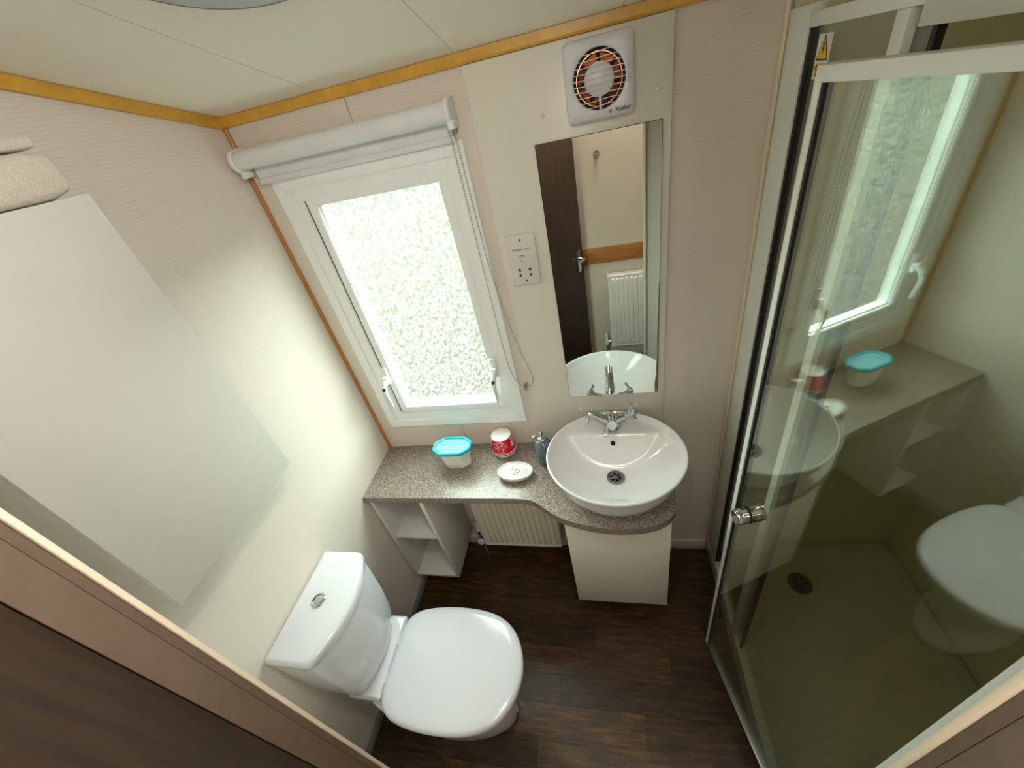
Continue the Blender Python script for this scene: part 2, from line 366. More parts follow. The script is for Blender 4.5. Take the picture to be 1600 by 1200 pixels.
# cornices and corner strips
bm = bmesh.new(); prism(bm, [(YW, 2.005), (YW - 0.011, 2.005), (YW - 0.013, 2.010), (YW - 0.013, CZ(0) - 0.001), (YW, CZ(0) - 0.002)], 0.0, XS, 'x'); struct(obj('trim_1', bm, 'cornice'))
bm = bmesh.new(); d = 0.0
prism(bm, [(YW - 0.013, CZ(YW) - 0.0245), (YW - 0.013, CZ(YW - 0.013) - 0.001), (YN, CZ(YN) - 0.001), (YN, CZ(YN) - 0.0245)], 0.0, 0.012, 'x'); struct(obj('trim_2', bm, 'cornice'))
bm = bmesh.new(); prism(bm, round_poly([(0, YW), (0.010, YW), (0.010, YW - 0.006), (0.006, YW - 0.010), (0, YW - 0.010)], [0, 0.001, 0.001, 0.001, 0], 2), 0.05, 2.005); struct(obj('trim_3', bm, 'corner_oak'))
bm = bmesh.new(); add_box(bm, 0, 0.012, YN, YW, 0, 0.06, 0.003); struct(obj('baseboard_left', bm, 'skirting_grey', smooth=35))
bm = bmesh.new(); add_box(bm, 0.014, XS - 0.01, YW - 0.012, YW, 0, 0.065, 0.003); struct(obj('baseboard_back', bm, 'skirting', smooth=35))
# door lining left and right with cream beads
def jamb(n, xs, sgn):
    o = bpy.data.objects.new('trim_%d' % n, None); COL.objects.link(o); o.location = (xs, YN, 0); struct(o)
    a, b = sorted((xs - sgn * 0.012, xs)); add = lambda nm, x0, x1, y0, y1, m, bv: box(nm, x0, x1, y0, y1, 0, 2.03, m, o, bv)
    add('lining', a, b, YN2 + 0.004, YN - 0.001, 'jamb_brown', 0.001)
    a, b = sorted((xs - sgn * 0.011, xs)); add('stop', a, b, YN - 0.0009, YN + 0.0075, 'jamb_brown', 0)
    a, b = sorted((xs - sgn * 0.010, xs + sgn * 0.004)); add('bead', a, b, YN + 0.0077, YN + 0.013, 'cream_bead', 0.001)
jamb(4, JL, 1); jamb(5, JR, -1)
struct(box('trim_6', XH0, XH1, YH, YH + 0.012, 0.811, 0.929, 'dado_wood', bev=0.003))
# open brown door in the hall
hd = struct(thing('door_1', None, None, (JL - 0.0005, -1.0965, 0)))
t_ = math.atan2(-1.66 + 1.0965, 0.872 - JL); DM = Matrix.Translation((JL - 0.0005, -1.0965, 0)) @ Matrix.Rotation(t_, 4, 'Z')
leaf = box('door_leaf', 0, 0.66, -0.036, 0.0, 0.01, 2.0, 'door_wood', hd, 0.002, M4=DM)
box('door_edge', 0.6602, 0.664, -0.036, 0.0, 0.01, 2.0, 'door_wood', hd, 0.001, M4=DM)
bm = bmesh.new(); add_box(bm, 0.585, 0.625, 0.0, 0.006, 0.83, 0.98, 0.002, 2, DM); obj('handle_plate', bm, 'chrome', hd, 35)
b2 = bmesh.new(); cyl(b2, (0.605, 0.006, 0.925), (0.605, 0.045, 0.925), 0.010); tube(b2, [(0.605, 0.045, 0.925), (0.58, 0.048, 0.925), (0.52, 0.047, 0.922)], [0.010, 0.009, 0.007], 12)
bm = bmesh.new(); merge(bm, b2, DM); obj('handle_lever', bm, 'chrome', hd, 40)

# ------------------------------------------------------------------ window
win = struct(thing('window_1', None, None, (0.366, 0.0, 0.875)))
def frame_parts(name, x0, x1, z0, z1, w, y0, y1, mat, parent, bev=0.002):
    """four mitred bars"""
    o = [(x0, z0), (x1, z0), (x1, z1), (x0, z1)]; i = [(x0 + w, z0 + w), (x1 - w, z0 + w), (x1 - w, z1 - w), (x0 + w, z1 - w)]
    for k in range(4):
        j = (k + 1) % 4; bm = bmesh.new(); prism(bm, [o[k], o[j], i[j], i[k]], y0, y1, 'y')
        if bev: bmesh.ops.bevel(bm, geom=bm.edges[:], offset=bev, segments=2, affect='EDGES')
        obj(name, bm, mat, parent, 35)
frame_parts('outer_trim', 0.0665, 0.6665, 0.8745, 1.8595, 0.034, 0.0, YW + 0.008, 'upvc', win)
frame_parts('frame', 0.094, 0.637, 0.904, 1.834, 0.0445, 0.006, 0.066, 'upvc', win, 0.003)
frame_parts('gap_seal', 0.1385, 0.6095, 0.942, 1.8105, 0.014, 0.014, 0.018, 'black_rubber', win, 0)
sash = thing('sash', None, None, (0.366, 0.0, 0.95)); sash.parent = win; sash.location = (0, 0, 0.075)
frame_parts('sash_bar', 0.1465, 0.6015, 0.9510, 1.8020, 0.030, 0.004, 0.058, 'upvc', sash, 0.003)
frame_parts('glazing_bead', 0.1735, 0.5835, 0.9785, 1.7845, 0.008, 0.016, 0.034, 'upvc', sash, 0.002)
box('pane', 0.1765, 0.5805, 0.0355, 0.0395, 0.9815, 1.7815, 'obscure', sash)
def win_handle(x, lean):
    h = thing('handle', None, None, (0, 0, 0)); h.parent = win; h.location = (x - 0.366, 0.004, 1.15 - 0.875)
    bm = bmesh.new(); add_box(bm, x - 0.011, x + 0.011, -0.008, 0.004, 1.105, 1.185, 0.004, 3); add_box(bm, x - 0.012, x + 0.012, -0.026, -0.006, 1.115, 1.150, 0.006, 3); obj('handle_base', bm, 'white_gloss', h, 40)
    bm = bmesh.new(); tube(bm, spline([(x, -0.024, 1.135), (x + lean * 0.15, -0.040, 1.115), (x + lean * 0.4, -0.046, 1.085), (x + lean * 0.8, -0.036, 1.045), (x + lean, -0.030, 1.010)], 4), [0.010 - 0.0003 * k for k in range(17)], 10); obj('lever', bm, 'white_gloss', h, 50)
    bm = bmesh.new(); lathe(bm, [(0.0065, -0.004), (0.0065, 0.002), (0.003, 0.003)], (0, 0, 0), 14); bm.transform(basis((x + lean * 0.2, -0.0505, 1.112), (1, 0, 0), (0, 0.5, 0.87), (0, -0.87, 0.5))); obj('lock', bm, 'black_rubber', h, 40)
win_handle(0.1535, -0.012); win_handle(0.592, -0.010)

# ------------------------------------------------------------------ roller blind
bl = thing('roller_blind', 'white roller blind rolled up above the frosted window', 'blind', (0.35, YW, 1.86))
def xlathe(bm, prof, c, n=28): # axis along x
    loft(bm, [[(c[0] + x, c[1] + r * math.cos(2 * PI * i / n), c[2] + r * math.sin(2 * PI * i / n)) for i in range(n)] for r, x in prof])
bm = bmesh.new(); xlathe(bm, [(0.0245, 0.030), (0.0245, 0.652)], (0, -0.030, 1.924)); obj('fabric_roll', bm, 'blind_fabric', bl, 40)
bm = bmesh.new(); add_box(bm, 0.045, 0.650, -0.0090, -0.0078, 1.866, 1.924); obj('fabric', bm, 'blind_fabric', bl)
bm = bmesh.new(); add_box(bm, 0.045, 0.652, -0.014, -0.003, 1.856, 1.872, 0.004, 3); obj('bottom_bar', bm, 'blind_fabric', bl, 40)
for x, s in ((0.022, -1), (0.660, 1)):
    bm = bmesh.new(); xlathe(bm, [(0.0245, -0.008), (0.029, -0.005), (0.029, 0.004), (0.026, 0.007)], (x, -0.030, 1.924)); add_box(bm, x - 0.006, x + 0.006, -0.02, YW, 1.895, 1.955, 0.002)
    if s > 0: add_box(bm, x - 0.008, x + 0.010, -0.052, -0.008, 1.886, 1.905, 0.004, 3)
    else: add_box(bm, x - 0.004, x + 0.014, -0.040, YW, 1.880, 1.900, 0.003)
    obj('bracket', bm, 'white_plastic', bl, 40)
def bead_chain(name, path, parent, step=0.0052, r=0.0023):
    P = spline(path, 30); bm = bmesh.new(); acc = 0; last = P[0]
    tube(bm, P[::6] + [P[-1]], 0.0007, 5)
    for p in P[1:]:
        acc += (p - last).length; last = p
        if acc >= step:
            acc = 0; b = bmesh.new(); bmesh.ops.create_icosphere(b, subdivisions=1, radius=r); b.transform(Matrix.Translation(p)); merge(bm, b)
    return tag(obj(name, bm, 'chain_beige', parent, 80), kind='stuff')
bead_chain('bead_chain', [(0.655, -0.050, 1.890), (0.650, -0.030, 1.70), (0.648, -0.022, 1.45), (0.650, -0.020, 1.22), (0.660, -0.02, 1.12), (0.682, -0.022, 1.072), (0.694, -0.022, 1.062)], bl)
bead_chain('bead_chain', [(0.668, -0.050, 1.890), (0.664, -0.028, 1.70), (0.668, -0.018, 1.50), (0.690, -0.014, 1.30), (0.716, -0.012, 1.16), (0.728, -0.012, 1.10), (0.722, -0.016, 1.066), (0.700, -0.022, 1.062)], bl)
bm = bmesh.new(); xlathe(bm, [(0.004, -0.006), (0.008, -0.004), (0.008, 0.004), (0.004, 0.006)], (0.696, -0.020, 1.066)); add_box(bm, 0.690, 0.702, -0.018, YW, 1.040, 1.060, 0.003); obj('chain_clip', bm, 'clear_strip', bl, 40)

# ------------------------------------------------------------------ white board, fan, socket, mirror
bd = thing('wall_board', 'tall white board on the back wall behind mirror and basin', 'wall board', (0.9425, YW, 0.7475))
bm = bmesh.new(); add_box(bm, 0.704, 1.181, 0.0, YW, 0.7475, 2.004, 0.0035, 2); obj('panel', bm, 'white_board', bd, 35)
for x, z in ((0.8795, 1.871), (1.1483, 1.874), (0.8835, 0.9221), (1.09, 0.93)):
    bm = bmesh.new(); lathe(bm, [(0.0062, 0), (0.0060, 0.0015), (0.004, 0.0028)], (0, 0, 0), 18); bm.transform(basis((x, -0.0002, z), (1, 0, 0), (0, 0, 1), (0, -1, 0))); obj('screw_cap', bm, 'white_board', bd, 50)
FX, FZ = 1.0190, 1.9165; FH = 0.0785
fan = thing('extractor_fan', 'square white extractor fan with outside light coloured into its blades above the mirror', 'fan', (FX, 0.0, FZ - FH))
yf = lambda y: basis((FX, y, FZ), (1, 0, 0), (0, 0, 1), (0, -1, 0))      # local x, z -> plane, local z -> towards the room
def sq(h, r, n=96):
    out = []
    for i in range(n):
        a = 2 * PI * (i + 0.5) / n; c, s = math.cos(a), math.sin(a); k = 13
        q = h / ((abs(c) ** k + abs(s) ** k) ** (1 / k)); out.append((q * c, q * s))
    return out
circ = lambda r, n=96: [(r * math.cos(2 * PI * (i + 0.5) / n), r * math.sin(2 * PI * (i + 0.5) / n)) for i in range(n)]
HR = 0.058
bm = bmesh.new(); z3 = lambda pts, z: [(p[0], p[1], z) for p in pts]
loft(bm, [z3(sq(FH, 0), 0), z3(sq(FH, 0), 0.016), z3(sq(FH - 0.003, 0), 0.022), z3(sq(FH - 0.009, 0), 0.026), z3(circ(HR + 0.004), 0.0285), z3(circ(HR), 0.0265), z3(circ(HR), 0.002)], False, False); bm.transform(yf(0)); obj('housing', bm, 'fan_plastic', fan, 40)
bm = bmesh.new(); lathe(bm, [(HR, 0.0008), (HR, 0.0018)], (0, 0, 0), 48); bm.transform(yf(0)); obj('recess', bm, 'dark_recess', fan)
for k in range(7):
    a = 2 * PI * k / 7 + 0.25; bm = bmesh.new()
    loft(bm, [[(r * math.cos(a + da), r * math.sin(a + da), 0.006 + dz + th) for (r, da, dz) in ((0.030, -0.40, 0.010), (0.0495, -0.38, 0.010), (0.0495, 0.38, 0.0), (0.030, 0.40, 0.0))] for th in (0, 0.0012)]); bm.transform(yf(0)); obj('blade', bm, 'lit_blade_tint', fan)
bm = bmesh.new(); loft(bm, [z3(circ(0.0515), 0.004), z3(circ(0.0515), 0.014), z3(circ(0.0500), 0.014), z3(circ(0.0500), 0.004)], False, False); bm.transform(yf(0)); obj('blade_ring', bm, 'lit_blade_tint', fan, 40)
bm = bmesh.new(); lathe(bm, [(0.0330, 0.004), (0.0330, 0.019), (0.031, 0.0205)], (0, 0, 0), 40); bm.transform(yf(0)); obj('hub', bm, 'fan_plastic', fan, 40)
bm = bmesh.new(); add_box(bm, -0.0028, 0.0028, -0.0575, -0.032, 0.006, 0.019); bm.transform(yf(0)); obj('hub_strut', bm, 'fan_plastic', fan)
for k in range(10):
    zz = -0.0495 + k * 0.0110; hw = math.sqrt(max(0, (HR + 0.002) ** 2 - zz * zz)); bm = bmesh.new()
    rings = []
    for i in range(9):
        u = -1 + i / 4; x = u * hw; lift = 0.0275 - 0.0015 * (1 - u * u); dz = 0.0018 * math.sin(u * 2.6)
        rings.append([(x, zz + dz - 0.0007, lift - 0.004), (x, zz + dz + 0.0007, lift - 0.004), (x, zz + dz + 0.0007, lift), (x, zz + dz - 0.0007, lift)])
    loft(bm, rings); bm.transform(yf(0)); obj('louvre_slat', bm, 'fan_plastic', fan)
text_mesh('brand_lettering', 'Xpelair', 0.0118, 'ink', fan, basis((FX + 0.0500, -0.0278, FZ - 0.0630), (1, 0, 0), (0, 0, 1), (0, -1, 0)))
bm = bmesh.new()
for k, (w, o) in enumerate(((0.006, 0.0), (0.008, 0.0), (0.008, 0.0), (0.006, 0.0))): add_box(bm, -w / 2, w / 2, -0.0042 + k * 0.0024, -0.0028 + k * 0.0024, 0, 0.0003)
bm.transform(basis((FX + 0.0210, -0.0278, FZ - 0.0632), (1, 0, 0.0), (0.12, 0, 1), (0, -1, 0))); obj('brand_mark', bm, 'ink', fan)
# shaver socket
SX, SZ = 0.7710, 1.5240
so = thing('shaver_socket', 'white shaver socket plate on the board left of the mirror', 'socket', (SX, 0, SZ - 0.0755))
bm = bmesh.new(); add_box(bm, SX - 0.0435, SX + 0.0435, -0.010, 0.0, SZ - 0.0755, SZ + 0.0755, 0.003, 2); obj('plate', bm, 'plate_white', so, 35)
fy = lambda x, z, y=-0.0102: basis((SX + x, y, SZ + z), (1, 0, 0), (0, 0, 1), (0, -1, 0))
for x, z in ((0, 0.062), (0, -0.062)):
    bm = bmesh.new(); lathe(bm, [(0.0034, 0), (0.0032, 0.0008), (0.002, 0.0012)], (0, 0, 0), 14); bm.transform(fy(x, z)); obj('screw', bm, 'ink', so)
for x in (-0.016, 0.016):
    for z, tri in ((-0.027, 1), (-0.044, 0)):
        bm = bmesh.new()
        if tri: prism(bm, [(-0.0052, -0.003), (0.0052, -0.003), (0.003, 0.003), (0, 0.0055), (-0.003, 0.003)], 0, 0.0005)
        else: lathe(bm, [(0.0040, 0), (0.0040, 0.0005)], (0, 0, 0), 14)
        bm.transform(fy(x, z)); obj('pin_hole', bm, 'ink', so)
    bm = bmesh.new(); add_box(bm, -0.004, 0.004, -0.0005, 0.0005, 0, 0.0003); bm.transform(fy(x, -0.0355)); obj('print_dash', bm, 'ink_soft', so)
text_mesh('lettering', 'SHAVERS  ONLY', 0.0078, 'ink_soft', so, fy(0.0, 0.034))
bm = bmesh.new()
for a0, a1, r in ((20, 150, 0.0085), (200, 320, 0.0085)):
    tube(bm, [(r * math.cos(math.radians(a)), r * math.sin(math.radians(a)), 0) for a in range(a0, a1, 10)], 0.0007, 6)
add_box(bm, -0.0007, 0.0007, 0.0, 0.0075, -0.0003, 0.0004); add_box(bm, -0.009, -0.0075, 0, 0.009, -0.0003, 0.0004); add_box(bm, -0.009, -0.004, 0.0078, 0.009, -0.0003, 0.0004)
bm.transform(fy(0.0, 0.008)); obj('shaver_symbol', bm, 'ink_soft', so)
# mirror
mi = thing('mirror', 'tall frameless mirror on the white board above the basin', 'mirror', (1.006, 0.0, 0.990))
box('mirror_edge', 0.8513, 1.1603, -0.0040, -0.0002, 0.990, 1.813, 'black_rubber', mi)
box('mirror_glass', 0.8523, 1.1593, -0.0052, -0.0041, 0.991, 1.812, 'mirror', mi)
bm = bmesh.new()
for z0, z1, w in ((0.993, 1.06, 0.010), (1.06, 1.13, 0.006), (1.13, 1.30, 0.0035), (1.30, 1.40, 0.002)):
    prism(bm, [(1.1593, z0), (1.1593, z1), (1.1593 - w * 0.7, z1), (1.1593 - w, (z0 + z1) / 2), (1.1593 - w * 0.9, z0)], -0.0054, -0.0052, 'y')
obj('worn_silvering', bm, 'jamb_brown', mi)

# ------------------------------------------------------------------ worktop, shelf unit, radiator, vanity
ZC = 0.7475; D_ = 0.2765
ct = [(0.001, YW), (0.001, -D_), (0.60, -D_), (0.655, -0.279), (0.7053, -0.2895), (0.7574, -0.3265), (0.8112, -0.3590), (0.8865, -0.3825), (0.9583, -0.3945), (1.0189, -0.3955), (1.0744, -0.3893), (1.121, -0.3760), (1.1605, -0.3500), (1.1820, -0.3140), (1.1885, -0.265), (1.1885, YW)]
curve_ = [tuple(p) for p in spline([(p[0], p[1], 0) for p in ct[2:15]], 5)]
pts = [ct[0][:2], ct[1][:2]] + [p[:2] for p in curve_] + [ct[15]]
bm = bmesh.new(); prism(bm, pts, ZC - 0.030, ZC); es = [e for e in bm.edges if abs(e.verts[0].co.z - e.verts[1].co.z) < 1e-6]
bmesh.ops.bevel(bm, geom=es, offset=0.0022, segments=2, affect='EDGES')
wt = tag(obj('worktop', bm, 'counter', None, 35, origin=(0.6, -0.13, ZC - 0.03)), 'speckled grey-brown worktop curving out under the basin', 'worktop')
sh = thing('shelf_unit', 'open white shelf unit under the worktop beside the toilet', 'shelf', (0.125, -0.13, 0.14)); zt = ZC - 0.0304; SY = -0.2672
z0_ = 0.140
box('side_panel', 0.0125, 0.028, SY, YW - 0.0125, z0_, zt, 'carcass_white', sh, 0.001)
box('side_panel', 0.2300, 0.2455, SY, YW - 0.0125, z0_, zt, 'carcass_white', sh, 0.001)
box('shelf_board', 0.0284, 0.2296, SY + 0.004, YW - 0.018, 0.447, 0.462, 'carcass_white', sh, 0.001)
box('base_board', 0.0284, 0.2296, SY, YW - 0.018, z0_, 0.155, 'carcass_white', sh, 0.001)
box('back_board', 0.0284, 0.2296, YW - 0.0175, YW - 0.0125, z0_, zt, 'carcass_white', sh)
def radiator(name, label, x0, x1, yb, yf_, z0, z1, mat, grooves, facing, valve_x):
    """pressed panel radiator; facing -1 looks to -y, +1 to +y"""
    r = thing(name, label, 'radiator', ((x0 + x1) / 2, yb, z0)); s = facing
    bm = bmesh.new(); n = grooves * 6; prof = []
    m_ = 0.018; w = (x1 - x0 - 2 * m_) / grooves
    def dep(x):
        u = ((x - x0 - m_) / w) % 1.0 if x0 + m_ < x < x1 - m_ else 0.0
        d = min(u, 1 - u); return 0.011 * min(1.0, max(0.0, (d - 0.06) / 0.14))
    xs = sorted(set([x0, x0 + 0.004, x1 - 0.004, x1] + [x0 + m_ + w * (g + q) for g in range(grooves) for q in (0.0, 0.06, 0.12, 0.2, 0.5, 0.8, 0.88, 0.94)] + [x1 - m_]))
    zs = [z0, z0 + 0.006, z0 + 0.022, z0 + 0.034, z1 - 0.034, z1 - 0.022, z1 - 0.006, z1]; zk = [-0.004, 0.004, 0, 1, 1, 0, 0.004, -0.004]
    rows_ = []
    for z, k in zip(zs, zk):
        row = []
        for x in xs:
            d = dep(x) if k == 1 else (0 if k == 0 else k - 0.0)
            if k not in (0, 1): d = k
            if x in (x0, x1): d = min(d, -0.004)
            row.append(bm.verts.new((x, yf_ + s * d, z)))
        rows_.append(row)
    for a, b in zip(rows_, rows_[1:]):
        for i in range(len(xs) - 1): bm.faces.new((a[i], a[i + 1], b[i + 1], b[i]))
    obj('front_panel', bm, mat, r, 35)
    y0, y1 = sorted((yb + s * 0.020, yf_ - s * 0.0045)); box('body', x0 + 0.001, x1 - 0.001, y0, y1, z0 + 0.001, z1 - 0.004, mat, r, 0.003)
    for i, x in enumerate((x0 + 0.0005, x1 - 0.0005)):
        a, b = sorted((yb + s * 0.018, yf_ - s * 0.001)); box('end_cap', x - 0.003, x + 0.003, a, b, z0 + 0.004, z1 + 0.002, mat, r, 0.001)
    bm = bmesh.new(); a, b = sorted((yb + s * 0.022, yf_ - s * 0.006)); k = int((x1 - x0) / 0.018)
    for i in range(k): add_box(bm, x0 + 0.008 + i * 0.018, x0 + 0.008 + i * 0.018 + 0.006, a, b, z1 - 0.004, z1 + 0.002)
    obj('top_grille', bm, mat, r)
    ym = (yb + yf_) / 2
    for x in (x0 + 0.06, x1 - 0.06):
        a, b = sorted((yb + s * 0.001, yb + s * 0.021)); box('wall_bracket', x - 0.012, x + 0.012, a, b, z0 + 0.1, z1 - 0.1, mat, r)
    sx = -1 if valve_x < x0 else 1; xe = x0 if sx < 0 else x1
    v = thing('valve', None, None, (0, 0, 0)); v.parent = r; v.location = (valve_x - (x0 + x1) / 2, ym - yb, 0)
    bm = bmesh.new(); cyl(bm, (xe + sx * 0.003, ym, z0 + 0.035), (valve_x, ym, z0 + 0.035), 0.008, n=14); cyl(bm, (valve_x, ym, 0.0005), (valve_x, ym, z0 + 0.06), 0.0075, n=14); cyl(bm, (valve_x, ym, z0 + 0.018), (valve_x, ym, z0 + 0.05), 0.012, n=14); obj('valve_body', bm, 'chrome', v, 40)
    bm = bmesh.new(); cyl(bm, (valve_x, ym, z0 + 0.052), (valve_x, ym, z0 + 0.105), 0.013, 0.011, 18); obj('valve_cap', bm, 'white_plastic', v, 40)
    bm = bmesh.new(); b = bmesh.new(); lathe(b, [(0.010, 0), (0.0185, 0.003), (0.0185, 0.014), (0.015, 0.017)], (0, 0, 0), 22); b.transform(basis((valve_x, ym + s * 0.014, z0 - 0.02 if s < 0 else z0 + 0.035), (1, 0, 0), (0, 0, 1) if s < 0 else (0, 0, -1), (0, s, 0))); merge(bm, b); obj('valve_wheel', bm, 'white_plastic', v, 40)
    return r
radiator('radiator', 'cream panel radiator low on the wall under the worktop', 0.337, 0.724, YW, -0.090, 0.132, 0.600, 'radiator_white', 13, -1, 0.300)
va = thing('vanity_unit', 'cream vanity cupboard carrying the worktop under the basin', 'cupboard', (0.9875, -0.17, 0.155))
box('door', 0.8115, 1.1650, -0.3470, -0.3310, 0.156, zt - 0.001, 'vanity_cream', va, 0.0015)
for x in (0.8130, 1.1485): box('side_panel', x, x + 0.015, -0.3300, YW - 0.0125, 0.156, zt, 'vanity_cream', va, 0.001)
box('base_board', 0.8282, 1.1483, -0.3300, YW - 0.0125, 0.156, 0.172, 'vanity_cream', va)
box('plinth', 0.84, 1.14, -0.25, YW - 0.0125, 0.0, 0.1558, 'black_gap', va)

# ------------------------------------------------------------------ basin and tap
BX, BY, BRX, BRY, BZ = 0.997, -0.2150, 0.2290, 0.2110, 0.9120
ba = thing('basin', 'round white ceramic basin standing on the worktop', 'basin', (BX, BY, ZC))
def bowl_z(x, y, r):
    zb = 0.782 + (BZ - 0.012 - 0.782) * (r ** 2.3)
    zd = min(0.886, 0.886 - (-0.100 - y) * 1.4)
    k = 0.006; m = max(zb, zd); d = abs(zb - zd)
    return m + (k * max(0, 1 - d / (2 * k)) ** 2 * 0.5)
bm = bmesh.new(); n = 120; rings = []
for pr_, pz in ((0.50, ZC + 0.0003), (0.600, ZC + 0.0006), (0.610, ZC + 0.004), (0.610, ZC + 0.010), (0.620, ZC + 0.014), (0.70, ZC + 0.026), (0.78, ZC + 0.044), (0.85, ZC + 0.068), (0.905, ZC + 0.095), (0.95, ZC + 0.125), (0.98, BZ - 0.016), (1.0, BZ - 0.007), (0.998, BZ - 0.002), (0.988, BZ), (0.974, BZ - 0.0005), (0.958, BZ - 0.005)):
    rings.append([(BX + BRX * pr_ * math.cos(2 * PI * i / n), BY + BRY * pr_ * math.sin(2 * PI * i / n), pz) for i in range(n)])
for k in range(1, 42):
    r = 0.948 * (1 - k / 42.0) + 0.105 * (k / 42.0)
    ring = []
    for i in range(n):
        x = BX + BRX * r * math.cos(2 * PI * i / n); y = BY + BRY * r * math.sin(2 * PI * i / n); ring.append((x, y, min(BZ - 0.006, bowl_z(x, y, r / 0.958))))
    rings.append(ring)
loft(bm, rings, True, True); obj('bowl', bm, 'basin_ceramic', ba, 60)
bm = bmesh.new(); lathe(bm, [(0.021, 0.0), (0.031, 0.0035), (0.0305, 0.005), (0.020, 0.002), (0.0195, -0.004)], (BX, BY, 0.7835), 36, cap0=False, cap1=False); dr = obj('drain_ring', bm, 'steel_drain', ba, 50)
bm = bmesh.new(); lathe(bm, [(0.0195, 0), (0.0195, 0.0012)], (BX, BY, 0.7832), 30); obj('drain_hole', bm, 'black_gap', dr)
bm = bmesh.new()
for k in range(3): add_box(bm, -0.0195, 0.0195, -0.0018, 0.0018, 0.0, 0.0015, 0, 2, Matrix.Translation((BX, BY, 0.7852)) @ Matrix.Rotation(k * PI / 3 + 0.3, 4, 'Z'))
lathe(bm, [(0.007, 0), (0.007, 0.002)], (BX, BY, 0.785), 16); obj('drain_cross', bm, 'steel_drain', dr)
bm = bmesh.new(); lathe(bm, [(0.0085, -0.004), (0.0085, 0.0012)], (0, 0, 0), 20); bm.transform(basis((BX - 0.002, -0.1225, 0.8608), (1, 0, 0), (0, 0.62, 0.78), (0, -0.78, 0.62))); obj('overflow_hole', bm, 'black_gap', ba)
ta = thing('tap', 'chrome basin mixer tap with two cross handles', 'tap', (BX, -0.058, 0.888))
bm = bmesh.new(); lathe(bm, [(0.030, 0.0), (0.030, 0.004), (0.025, 0.008), (0.023, 0.035), (0.022, 0.050), (0.014, 0.062)], (BX, -0.058, 0.8875), 28); obj('body', bm, 'chrome', ta, 50)
bm = bmesh.new(); tube(bm, spline([(BX, -0.052, 0.915), (BX, -0.085, 0.955), (BX, -0.125, 0.982), (BX, -0.168, 0.992)], 6), [0.020] * 4 + [0.0185] * 5 + [0.0165] * 5 + [0.0150] * 5, 20); sp = obj('spout', bm, 'chrome', ta, 60)
bm = bmesh.new(); cyl(bm, (BX, -0.156, 0.986), (BX, -0.159, 0.970), 0.0125, 0.0118, 20); obj('aerator', bm, 'chrome', sp, 50)
for s in (-1, 1):
    ex = Vector((BX + s * 0.074, -0.066, 0.957)); st = Vector((BX + s * 0.010, -0.060, 0.916)); dv = (ex - st).normalized()
    bm = bmesh.new(); tube(bm, [st, st + dv * 0.045, st + dv * 0.046, ex - dv * 0.008], [0.0175, 0.0125, 0.0095, 0.0090], 18); obj('arm', bm, 'chrome', ta, 40)
    h = thing('handle', None, None, (0, 0, 0)); h.parent = ta; h.location = ex - Vector((BX, -0.058, 0.888))
    bm = bmesh.new(); tube(bm, [ex - dv * 0.010, ex - dv * 0.009, ex + dv * 0.007, ex + dv * 0.010], [0.008, 0.0115, 0.0115, 0.007], 20); obj('hub', bm, 'chrome', h, 40)
    u = dv.cross(Vector((0, 1, 0))).normalized(); v = dv.cross(u).normalized(); u2 = (u * 0.80 + v * 0.60).normalized(); v2 = dv.cross(u2)
    for q in (u2, v2):
        for sg in (1, -1):
            bm = bmesh.new(); tube(bm, [ex + q * sg * 0.008, ex + q * sg * 0.030, ex + q * sg * 0.0335, ex + q * sg * 0.0355], [0.0040, 0.0046, 0.0046, 0.003], 12); obj('prong', bm, 'chrome', h, 50)
bm = bmesh.new(); tube(bm, spline([(BX - 0.020, -0.080, 0.905), (BX - 0.034, -0.100, 0.893), (BX - 0.030, -0.114, 0.888), (BX - 0.014, -0.110, 0.890), (BX - 0.008, -0.084, 0.900)], 6), 0.0011, 6); obj('plug_chain', bm, 'steel_drain', ta, 60)

# ------------------------------------------------------------------ things on the worktop
tb = thing('dehumidifier_tub', 'white plastic moisture tub with a turquoise lattice lid', 'tub', (0.366, -0.100, ZC))
def octo(cx, cyy, hx, hy, c, r):
    return round_poly([(cx - hx, cyy - hy + c), (cx - hx + c * 1.2, cyy - hy), (cx + hx - c * 1.2, cyy - hy), (cx + hx, cyy - hy + c), (cx + hx, cyy + hy - c), (cx + hx - c * 1.2, cyy + hy), (cx - hx + c * 1.2, cyy + hy), (cx - hx, cyy + hy - c)], r, 4)
tx, ty = 0.366, -0.097
bm = bmesh.new(); loft(bm, [[(x, y, z) for x, y in octo(tx, ty, hx, hy, 0.026, 0.012)] for hx, hy, z in ((0.056, 0.030, ZC + 0.0003), (0.0595, 0.0335, ZC + 0.004), (0.064, 0.037, ZC + 0.045), (0.0645, 0.0375, ZC + 0.050), (0.066, 0.0385, ZC + 0.052), (0.071, 0.042, ZC + 0.092))]); obj('container', bm, 'tub', tb, 40)
def ocring(bm, spec): loft(bm, [[(x, y, z) for x, y in octo(tx, ty, hx, hy, 0.028, 0.020)] for hx, hy, z in spec], False, False)
bm = bmesh.new(); ocring(bm, [(0.0725, 0.0435, ZC + 0.088), (0.0790, 0.0490, ZC + 0.090), (0.0800, 0.0500, ZC + 0.098), (0.0790, 0.0490, ZC + 0.1035), (0.0760, 0.0460, ZC + 0.105), (0.0715, 0.0415, ZC + 0.1035), (0.0705, 0.0405, ZC + 0.099)]); lid = obj('lid', bm, 'teal', tb, 60)
bm = bmesh.new(); loft(bm, [[(x, y, z) for x, y in octo(tx, ty, 0.0704, 0.0404, 0.028, 0.013)] for z in (ZC + 0.0935, ZC + 0.0985)]); obj('lattice_plate', bm, 'teal_pale', lid)
bm = bmesh.new()
